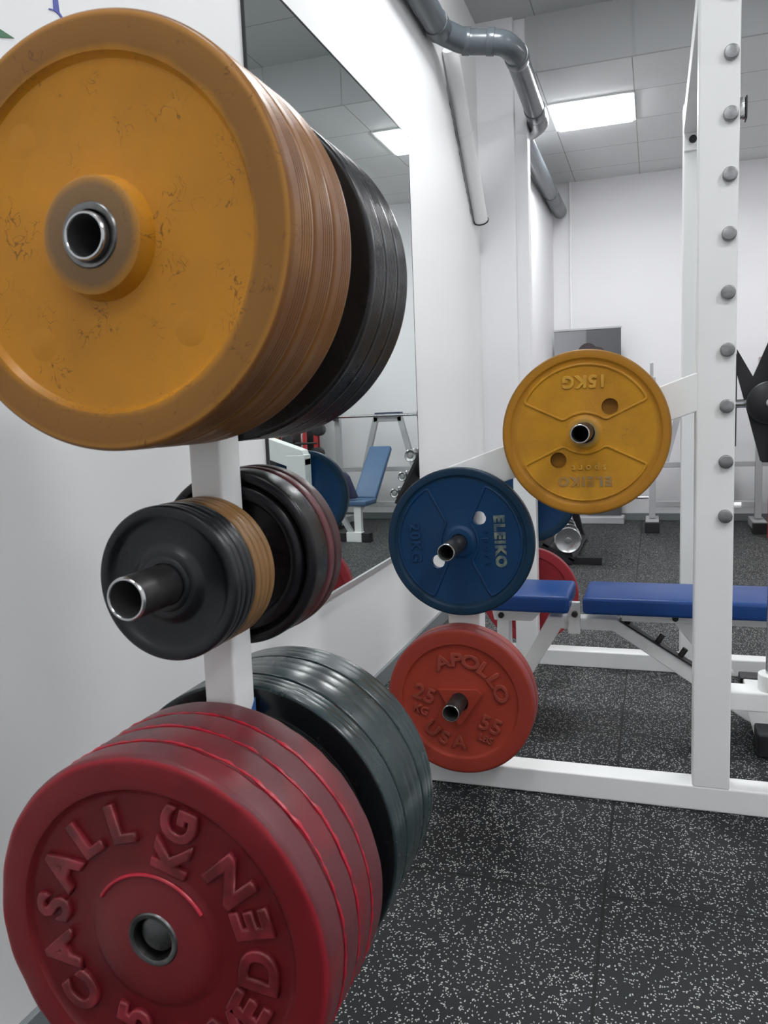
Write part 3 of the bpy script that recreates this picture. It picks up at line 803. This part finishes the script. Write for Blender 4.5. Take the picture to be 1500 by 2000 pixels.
# small plates, middle
G = 'small plates on the middle peg of the near tree'
LS = ['frontmost small black plate on the middle peg, face to the camera', 'second small black plate on the middle peg', 'third small black plate on the middle peg',
      'fourth small black plate, touching the small tan plates',
      'frontmost of the four small tan plates on the middle peg', 'second small tan plate on the middle peg', 'third small tan plate on the middle peg',
      'rearmost small tan plate, next to the white post']
for i in range(8):
    y = 0.8145 + 0.0128 * i
    plate(LS[i], G, (XT, y, ZT['mid']), P['bsmall'] if i < 4 else P['ysmall'], R=0.0955 - (0.0008 if i in (1, 3, 6) else 0), t=0.0123, r_in=0.080, dish=0.0058, hub_r=0.043, hub_y=-0.0015 if i == 0 else 0.0004,
          insert=False, edge=0.004, n=96, hole=0.0262, name='small_weight_plate')
bm = bmesh.new(); lathe(bm, [(0.0262, -0.004), (0.0262, 0.0), (0.034, 0.0), (0.034, -0.002), (0.031, -0.004)], 48)
fr = [o for o in bpy.data.objects if o.get('label') == LS[0]][0]
link('hub_ring', bm, P['bsmall'], fr, smooth=40)
G = 'medium plates on the far middle peg of the near tree'
LM = ['medium black plate with a round ridge behind the white post of the near tree', 'thin dull red medium plate behind the medium black one', 'rearmost medium dark red plate on the near tree']
plate(LM[0], G, (XT, 0.980, ZT['mid']), P['bmid'], R=0.1235, t=0.050, r_in=0.108, dish=0.012, hub_r=0.045, insert=False, edge=0.008, n=128,
      extra=lambda bm: lathe(bm, [(0.094 + 0.011 * math.cos(k * PI / 8), 0.008 - 0.011 * math.sin(k * PI / 8)) for k in range(16)], 96))
plate(LM[1], G, (XT, 1.031, ZT['mid']), P['rmid'], R=0.1245, t=0.018, r_in=0.1, insert=False, edge=0.004, n=128)
plate(LM[2], G, (XT, 1.050, ZT['mid']), P['rdark'], R=0.1255, t=0.026, r_in=0.1, insert=False, edge=0.006, n=128)
# reds, lower front
G = 'crimson plates on the lower peg of the near tree'
def mkwob(seed):
    rnd = random.Random(seed); ph = [rnd.uniform(0, 6.28) for _ in range(6)]
    def wob(a, r, y):
        if r < 0.216: return 0
        s = 0.0007 * math.sin(9 * a + ph[0]) + 0.0005 * math.sin(23 * a + ph[1]) + 0.0006 * math.sin(41 * a + ph[2]) * max(0, math.sin(2 * a + ph[3]))
        return s if y < 0.010 or y > 0.036 else 0
    return wob
LR = ['frontmost crimson rubber plate with raised lettering on the near tree', 'second crimson rubber plate from the front on the near tree',
      'third crimson rubber plate from the front on the near tree', 'rearmost crimson rubber plate, touching the white post']
for i in range(4):
    root, body = plate(LR[i], G, (XT, 0.7355 + 0.0452 * i, ZT['low']), P['red'], t=0.0448, r_in=0.181, dish=0.007, hub_r=0.083, hub_y=0.001, insert=(i == 0), hole=0.0262, ins_r=0.034,
                       edge=0.010 if i == 0 else 0.006, n=256, theta=72 if i == 0 else 40 * i, wob=mkwob(i), flash=i)
    if i == 0:
        bm = bmesh.new(); arc_text(bm, 'CASALL', 0.062, 0.008, 0.140, 90, 23, 0.006, bold=0.02, wide=1.05); link('brand_lettering', bm, P['redletter'], root)
        bm = bmesh.new(); arc_text(bm, 'SWEDEN', 0.064, 0.008, 0.140, 270, 23, 0.006, inward=True, bold=0.02, wide=1.1); link('country_lettering', bm, P['redletter'], root)
        bm = bmesh.new(); line_text(bm, '25', 0.060, 0.008, -0.132, -0.002, 0, 0.006, 0.02, 1.1); link('weight_mark', bm, P['redletter'], root)
        bm = bmesh.new(); line_text(bm, 'KG', 0.060, 0.008, 0.132, 0.0, 0, 0.006, 0.02, 1.1); link('unit_mark', bm, P['redletter'], root)
        bm = bmesh.new()
        for a0, a1 in ((-40, 75),):
            pts = [(0.0805 * math.cos(math.radians(a0 + (a1 - a0) * k / 20)), 0.0005, 0.0805 * math.sin(math.radians(a0 + (a1 - a0) * k / 20))) for k in range(21)]
            sweep(bm, pts, 0.0022, 8)
        link('hub_bead', bm, P['crimson'], root, smooth=40)
# greens, lower rear
G = 'dark green plates on the far lower peg of the near tree'
LG = ['nearest dark green plate behind the white post and the crimson stack', 'thick middle dark green plate behind the crimson stack', 'rearmost dark green plate behind the crimson stack']
y = 0.980
for i, t_ in enumerate((0.046, 0.084, 0.055)):
    plate(LG[i], G, (XT, y, ZT['low'] + 0.003), P['green'], t=t_, R=0.2235, r_in=0.181, insert=False, edge=0.003, n=144, theta=25 * i, ridges=2, rs=0.25, re=0.85, rd=0.0004)
    y += t_ + 0.0035

# ================================================================== FLAT BENCH INSIDE THE RACK
bench = thing('adjustable_bench', 'adjustable white bench with blue vinyl pads standing inside the power rack', 'weight bench', (-0.1, 3.0, 0))
def bp(name, bm, m=None, smooth=None, label=None):
    o = link(name, bm, m or MT['white'], bench, smooth=smooth); o.location = -bench.location
    if label: o['label'] = label
    return o
def pad(x0, x1, y0, y1, z0, z1):
    bm = bmesh.new(); bx(bm, x0, x1, y0, y1, z0, z1, 0.014, 4)
    return bm
bp('seat_pad', pad(-0.582, -0.288, 2.855, 3.145, 0.436, 0.500), MT['vinyl'], 60, 'short blue vinyl seat pad')
bp('back_pad', pad(-0.240, 0.620, 2.855, 3.145, 0.438, 0.500), MT['vinyl'], 60, 'long blue vinyl back pad')
bm = bmesh.new()
extrude_xz(bm, [(-0.376, 0.392), (-0.130, 0.392), (0.345, 0.098), (0.345, 0.030), (0.31, 0.045), (-0.142, 0.347), (-0.330, 0.347), (-0.525, 0.02), (-0.575, 0.02)], 2.985, 3.045, bev=0.004)
bp('main_frame', bm)
bm = bmesh.new(); bx(bm, 0.335, 0.415, 2.88, 3.36, 0.012, 0.075, 0.005); bp('floor_foot', bm)
for y0, y1 in ((2.775, 2.885), (3.355, 3.44)):
    bp('rubber_cap', box(0.325, 0.425, y0, y1, 0.0, 0.080, 0.006), MT['black'], None, 'black rubber end cap')
bm = bmesh.new(); bx(bm, -0.60, -0.53, 2.80, 3.25, 0.0, 0.06, 0.005); bp('floor_foot', bm)
bm = bmesh.new(); extrude_xz(bm, [(0.30, 0.13), (0.345, 0.16), (0.43, 0.16), (0.43, 0.075), (0.345, 0.075), (0.33, 0.02)], 2.89, 2.90, bev=0.001); bp('gusset', bm)
bm = bmesh.new(); extrude_xz(bm, [(-0.588, 0.436), (-0.402, 0.436), (-0.402, 0.41), (-0.435, 0.378), (-0.575, 0.378)], 2.955, 2.975, bev=0.002); bp('seat_bracket', bm)
bp('seat_strut', box(-0.566, -0.520, 2.96, 3.03, 0.06, 0.40, 0.004))
bm = bmesh.new(); bx(bm, -0.302, -0.258, 2.962, 2.984, 0.335, 0.456, 0.003); bp('hinge_plate', bm)
for x, z in ((-0.276, 0.413), (-0.548, 0.398), (0.072, 0.414)):
    bm = bmesh.new(); cyl(bm, (x, 2.944, z), (x, 2.962, z), 0.011, 20, bev=0.002); bp('bolt', bm, MT['darksteel'], 40, 'dark bolt head')
bp('pad_rail', box(-0.11, 0.52, 2.962, 2.99, 0.392, 0.437, 0.003))
bm = bmesh.new(); bar(bm, (0.09, 3.0, 0.40), (0.25, 3.0, 0.20), 0.03, 0.05); bp('support_strut', bm)
bm = bmesh.new()
bar(bm, (-0.118, 3.0, 0.389), (0.30, 3.0, 0.131), 0.05, 0.006, 0.001)
bp('ladder_strip', bm, MT['black'], None, 'black rubber strip')
for x in (-0.095, 0.012, 0.09, 0.20):
    z = 0.389 - (x + 0.118) * 0.617
    bm = bmesh.new(); cyl(bm, (x, 3.0, z), (x + 0.019, 3.0, z + 0.031), 0.0105, 16, bev=0.002); bp('ladder_peg', bm, MT['darksteel'], 40, 'dark grey adjustment peg')

# ================================================================== BACK OF THE ROOM
# roll-up banner
t = thing('rollup_banner', 'roll-up banner with a grey print in front of the back wall', 'banner', (-0.62, 8.15, 0))
bm, (mm, nt_, N_, L_, b_) = bmesh.new(), nm('banner_print')
tc = N_.new('ShaderNodeTexCoord'); sx = N_.new('ShaderNodeSeparateXYZ'); L_.new(tc.outputs['Object'], sx.inputs[0])
cr = N_.new('ShaderNodeValToRGB'); mr = N_.new('ShaderNodeMapRange'); mr.inputs[1].default_value = -0.32; mr.inputs[2].default_value = 0.32
L_.new(sx.outputs[0], mr.inputs[0]); L_.new(mr.outputs[0], cr.inputs[0]); L_.new(cr.outputs[0], b_.inputs['Base Color'])
cr.color_ramp.elements[0].color = (0.28, 0.28, 0.30, 1); cr.color_ramp.elements[1].color = (0.075, 0.077, 0.085, 1)
e = cr.color_ramp.elements.new(0.47); e.color = (0.20, 0.20, 0.215, 1)
e = cr.color_ramp.elements.new(0.50); e.color = (0.09, 0.09, 0.10, 1)
b_.inputs['Roughness'].default_value = 0.5
bx(bm, -0.315, 0.315, -0.003, 0.0, 0.07, 1.89); link('printed_sheet', bm, mm, t)
link('top_rail', box(-0.322, 0.322, -0.010, 0.008, 1.884, 1.902, 0.002), MT['greymetal'], t)
bm = bmesh.new(); bx(bm, -0.345, 0.345, -0.09, 0.09, 0.0, 0.075, 0.012); link('base', bm, MT['greymetal'], t)
bm = bmesh.new()
for (cx, cz, rx, rz) in ((0.005, 1.635, 0.105, 0.125), (-0.255, 1.61, 0.05, 0.06), (0.09, 1.62, 0.09, 0.10), (-0.10, 1.60, 0.07, 0.09)):
    vs = [bm.verts.new((cx + rx * math.cos(k * PI / 12), -0.0035 - 0.0001 * abs(cx), cz + rz * math.sin(k * PI / 12))) for k in range(24)]
    bm.faces.new(vs)
link('printed_figure', bm, mat('banner_dark_hair', (0.035, 0.022, 0.026), 0.5), t)

# grey stand with barbell
st = thing('barbell_stand', 'grey steel barbell stand with two rails in front of the back wall', 'barbell stand', (0.4, 7.75, 0))
def sp(name, bm, m=None, smooth=None, label=None):
    o = link(name, bm, m or MT['greymetal'], st, smooth=smooth); o.location = -st.location
    if label: o['label'] = label
    return o
for x in (-0.045, 0.845):
    sp('upright', box(x, x + 0.055, 7.74, 7.80, 0.11, 1.39, 0.004))
    sp('foot', box(x - 0.03, x + 0.085, 7.58, 7.98, 0.03, 0.10, 0.004))
    sp('rubber_cap', box(x - 0.035, x + 0.09, 7.53, 7.60, 0.0, 0.095, 0.004), MT['black'])
    bm = bmesh.new(); bx(bm, x + 0.005, x + 0.035, 7.70, 7.76, 1.36, 1.52, 0.003); sp('bar_hook', bm, MT['chrome'])
    bm = bmesh.new(); bx(bm, x + 0.005, x + 0.035, 7.66, 7.74, 1.10, 1.125, 0.003); bx(bm, x + 0.005, x + 0.035, 7.655, 7.665, 1.10, 1.17, 0.002); sp('bar_hook', bm, MT['black'])
sp('cross_rail', box(0.012, 0.842, 7.74, 7.79, 0.575, 0.622, 0.004))
sp('cross_rail', box(0.012, 0.842, 7.74, 7.79, 0.212, 0.265, 0.004))
sp('cross_rail', box(0.902, 1.7, 7.74, 7.79, 0.575, 0.622, 0.004))
bm = bmesh.new(); bar(bm, (0.62, 7.84, 0.60), (0.475, 7.84, 1.125), 0.05, 0.055); sp('a_leg', bm)
bm = bmesh.new(); bar(bm, (0.09, 7.84, 0.60), (0.225, 7.84, 1.125), 0.05, 0.055); sp('a_leg', bm)
sp('top_bar', box(0.20, 0.50, 7.815, 7.865, 1.075, 1.128, 0.004))
sp('chest_pad', box(0.21, 0.48, 7.79, 7.92, 1.130, 1.17, 0.01), MT['navy'], None, 'navy blue pad')
bm = bmesh.new(); cyl(bm, (-0.30, 7.765, 0.298), (-0.05, 7.765, 0.298), 0.013, 20); sp('side_peg', bm, MT['chrome'], 40, 'short chrome peg')
bb = thing('barbell', 'thin chrome barbell lying across the grey stand at the back wall', 'barbell', (0.72, 7.70, 1.139))
bm = bmesh.new(); cyl(bm, (-0.72, 0, 0), (0.78, 0, 0), 0.014, 20); link('bar', bm, MT['chrome'], bb, smooth=40)
bm = bmesh.new(); cyl(bm, (0.50, 0, 0), (0.53, 0, 0), 0.03, 20); link('collar', bm, MT['chrome'], bb, smooth=40)

# incline bench seen in the mirror
ib = thing('incline_bench', 'white incline bench with a pale blue backrest, seen in the mirror', 'weight bench', (0.385, 6.86, 0), rot=(0, 0, math.radians(3)))
def ip(name, bm, m=None, smooth=None, label=None):
    o = link(name, bm, m or MT['white'], ib, smooth=smooth)
    if label: o['label'] = label
    return o
ip('foot', box(-0.075, 0.075, -0.04, 0.04, 0.0, 0.09, 0.004))
for s in (-1, 1): ip('rubber_cap', box(min(s * .075, s * .155), max(s * .075, s * .155), -0.045, 0.045, 0.0, 0.085, 0.006), MT['black'])
ip('post', box(-0.07, 0.00, -0.02, 0.03, 0.09, 0.37, 0.004))
bm = bmesh.new(); bar(bm, (0.03, 0.0, 0.07), (0.19, 0.0, 0.33), 0.04, 0.045, 0.003); ip('frame_tube', bm, MT['greymetal'])
bm = bmesh.new(); bx(bm, -0.03, 0.03, 0.0, 0.05, 0.0, 0.62, 0.004, mtx=Matrix.Translation((0, 0.05, 0.30)) @ Matrix.Rotation(math.radians(-68), 4, 'X')); ip('frame_tube', bm)
bm = bmesh.new(); bx(bm, -0.135, 0.135, -0.05, 0.22, 0.33, 0.38, 0.012, 3); ip('seat_pad', bm, MT['vinylpale'], 60)
bm = bmesh.new(); bx(bm, -0.115, 0.115, -0.03, 0.03, 0.0, 0.66, 0.02, 4, mtx=Matrix.Translation((0, 0.25, 0.36)) @ Matrix.Rotation(math.radians(-45), 4, 'X')); ip('back_pad', bm, MT['vinylpale'], 60, 'pale blue backrest pad')
bm = bmesh.new(); cyl(bm, (0.08, -0.10, 0.345), (0.17, -0.10, 0.345), 0.030, 24, bev=0.004); ip('roller_pad', bm, MT['black'], 40)
bm = bmesh.new(); cyl(bm, (0.17, -0.10, 0.345), (0.25, -0.10, 0.345), 0.026, 20); ip('roller_tube', bm, None, 40)
bm = bmesh.new()
extrude_xz(bm, [(-0.03, 0.40), (0.05, 0.60), (0.09, 0.64), (0.135, 0.64), (0.17, 0.60), (0.19, 0.42), (0.14, 0.385)], -0.02, 0.05, bev=0.012); ip('arm_pad', bm, MT['navy'], None, 'dark navy pad')
bm = bmesh.new(); bx(bm, 0.085, 0.145, -0.04, -0.022, 0.49, 0.57, 0.002); ip('bracket_plate', bm, MT['greymetal'])
bm = bmesh.new(); bar(bm, (0.10, -0.05, 0.50), (0.17, -0.05, 0.36), 0.03, 0.04, 0.003); ip('leg_arm', bm)
bm = bmesh.new(); t_ = bmesh.new(); bmesh.ops.create_uvsphere(t_, u_segments=20, v_segments=12, radius=0.024)
bmesh.ops.transform(t_, matrix=Matrix.Translation((0.065, -0.06, 0.475)), verts=t_.verts); merge(bm, t_); ip('knob', bm, MT['redpaint'], 60, 'red round knob')

# dumbbell rack by the far left wall
dr = thing('dumbbell_rack', 'black slanted dumbbell rack by the far left wall behind the power rack', 'dumbbell rack', (-0.62, 6.5, 0))
def dp(name, bm, m=None, smooth=None, label=None):
    o = link(name, bm, m or MT['blackmetal'], dr, smooth=smooth); o.location = -dr.location
    if label: o['label'] = label
    return o
for y_ in (6.0, 7.05):
    dp('foot', box(-0.90, -0.362 if y_ < 6.5 else -0.62, y_, y_ + 0.06, 0.0, 0.055, 0.004))
    bm = bmesh.new(); bar(bm, (-0.60, y_ + 0.03, 0.04), (-0.80, y_ + 0.03, 0.86), 0.05, 0.06); dp('side_post', bm)
for (x0, z0) in ((-0.66, 0.095), (-0.74, 0.47)):
    m_ = Matrix.Translation((x0, 0, z0)) @ Matrix.Rotation(math.radians(28), 4, 'Y')
    bm = bmesh.new()
    bx(bm, -0.14, -0.09, 5.98, 7.12, -0.02, 0.0, 0.002, mtx=m_); bx(bm, 0.07, 0.12, 5.98, 7.12, -0.02, 0.0, 0.002, mtx=m_)
    bx(bm, 0.112, 0.12, 5.98, 7.12, -0.02, 0.03, 0.002, mtx=m_)
    bx(bm, -0.14, 0.12, 5.98, 6.0, -0.05, 0.0, 0.002, mtx=m_); bx(bm, -0.14, 0.12, 7.10, 7.12, -0.05, 0.0, 0.002, mtx=m_)
    dp('shelf', bm)
def dumbbell(loc, r, label, rz=0.0):
    d = thing('dumbbell', label, 'dumbbell', loc, 'chrome dumbbells on the black rack', rot=(0, 0, rz))
    for s in (-1, 1):
        bm = bmesh.new()
        prof = [(0.001, 0.062), (r - 0.004, 0.062), (r, 0.066), (r, 0.080), (r - 0.003, 0.084), (r, 0.088), (r, 0.104), (r - 0.006, 0.110), (r - 0.014, 0.108), (r - 0.020, 0.104), (0.022, 0.104), (0.018, 0.109), (0.001, 0.109)]
        lathe(bm, prof, 48, closed=False)
        if s < 0: bmesh.ops.transform(bm, matrix=Matrix.Rotation(PI, 4, 'Z'), verts=bm.verts)
        link('head', bm, MT['chrome'], d, smooth=40)
    bm = bmesh.new(); cyl(bm, (0, -0.062, 0), (0, 0.062, 0), 0.014, 20); link('handle', bm, MT['chrome'], d, smooth=40)
    bm = bmesh.new(); cyl(bm, (0, -0.116, 0), (0, -0.104, 0), 0.014, 6); link('end_nut', bm, MT['chrome'], d)
    return d
dumbbell((-0.615, 6.07, 0.185), 0.098, 'big chrome dumbbell on the floor end of the black rack, beside the far red plate', math.radians(8))
dumbbell((-0.655, 6.42, 0.205), 0.075, 'second chrome dumbbell behind the big one on the lowest shelf', math.radians(8))
dumbbell((-0.70, 6.80, 0.195), 0.065, 'third chrome dumbbell at the back of the lowest shelf', math.radians(8))
m_ = Matrix.Translation((-0.385, 0, 0.67)) @ Matrix.Rotation(math.radians(62), 4, 'Y')
bm = bmesh.new(); bx(bm, -0.24, 0.24, 6.02, 6.60, -0.03, 0.0, 0.004, mtx=m_); dp('upper_tray', bm)
bm = bmesh.new(); bar(bm, (-0.40, 6.3, 0.66), (-0.74, 6.3, 0.62), 0.05, 0.05); dp('tray_arm', bm)
for k, (sx_, lab) in enumerate(((-0.15, 'upper chrome dumbbell on the steep black tray, seen in the mirror'), (0.03, 'middle chrome dumbbell on the steep black tray, seen in the mirror'), (0.18, 'lower chrome dumbbell on the steep black tray, seen in the mirror'))):
    q_ = m_ @ Vector((sx_, 0, 0.052 if k == 0 else 0.04))
    dumbbell((q_.x, 6.16, q_.z), 0.05 if k == 0 else 0.038, lab)
# red frame machine and dark lockers, reflected in the mirror
rm = thing('cable_machine', 'red framed machine with black weights at the back right, reflected in the mirror', 'gym machine', (1.20, 7.3, 0))
def mp(name, bm, m=None, smooth=None, label=None):
    o = link(name, bm, m or MT['redpaint'], rm, smooth=smooth); o.location = -rm.location
    if label: o['label'] = label
    return o
for x in (0.90, 1.04, 1.25):
    mp('upright', box(x, x + 0.05, 7.3, 7.35, 0.0, 1.9, 0.004))
mp('cross_beam', box(0.88, 1.32, 7.3, 7.35, 1.85, 1.93, 0.004))
mp('base_beam', box(1.02, 1.34, 7.1, 7.5, 0.0, 0.06, 0.004))
mp('weight_stack', box(1.10, 1.24, 7.36, 7.46, 0.06, 1.0, 0.004), MT['black'])
mp('back_shroud', box(1.06, 1.75, 7.55, 7.60, 0.0, 1.5, 0.004), MT['black'])
for (x, z) in ((0.84, 1.03), (0.86, 0.80), (1.16, 0.93)):
    bm = bmesh.new(); cyl(bm, (x, 7.14, z), (x, 7.22, z), 0.062, 32, bev=0.006); mp('weight_disc', bm, MT['black'], 40)
bm = bmesh.new(); sweep(bm, rounded([(0.98, 7.25, 1.18), (1.03, 7.2, 0.98), (1.03, 7.2, 0.75)], 0.03, 4), 0.009, 12); sweep(bm, [(0.86, 7.17, 1.05), (0.99, 7.17, 1.05)], 0.009, 12); mp('handle', bm, MT['chrome'], 40)
bm = bmesh.new(); cyl(bm, (0.84, 7.17, 0.86), (0.84, 7.17, 1.03), 0.008, 12); cyl(bm, (0.86, 7.17, 0.90), (1.25, 7.17, 0.90), 0.01, 12); mp('handle', bm, MT['black'], 40)
lk = thing('equipment_shelf', 'dark shelf unit against the back wall on the right side', 'shelf', (1.75, 8.1, 0))
bm = bmesh.new()
for a_ in ((-.40, -.37), (.37, .40)): bx(bm, a_[0], a_[1], -.2, .2, 0, 1.6, 0.003)
bx(bm, -.37, .37, .18, .2, 0, 1.6)
link('carcass', bm, MT['blackmetal'], lk)
for z_ in (0.10, 0.55, 1.0, 1.45):
    link('shelf_board', box(-.37, .37, -.2, .18, z_, z_ + 0.03), MT['wood'], lk)

bpy.context.view_layer.update()
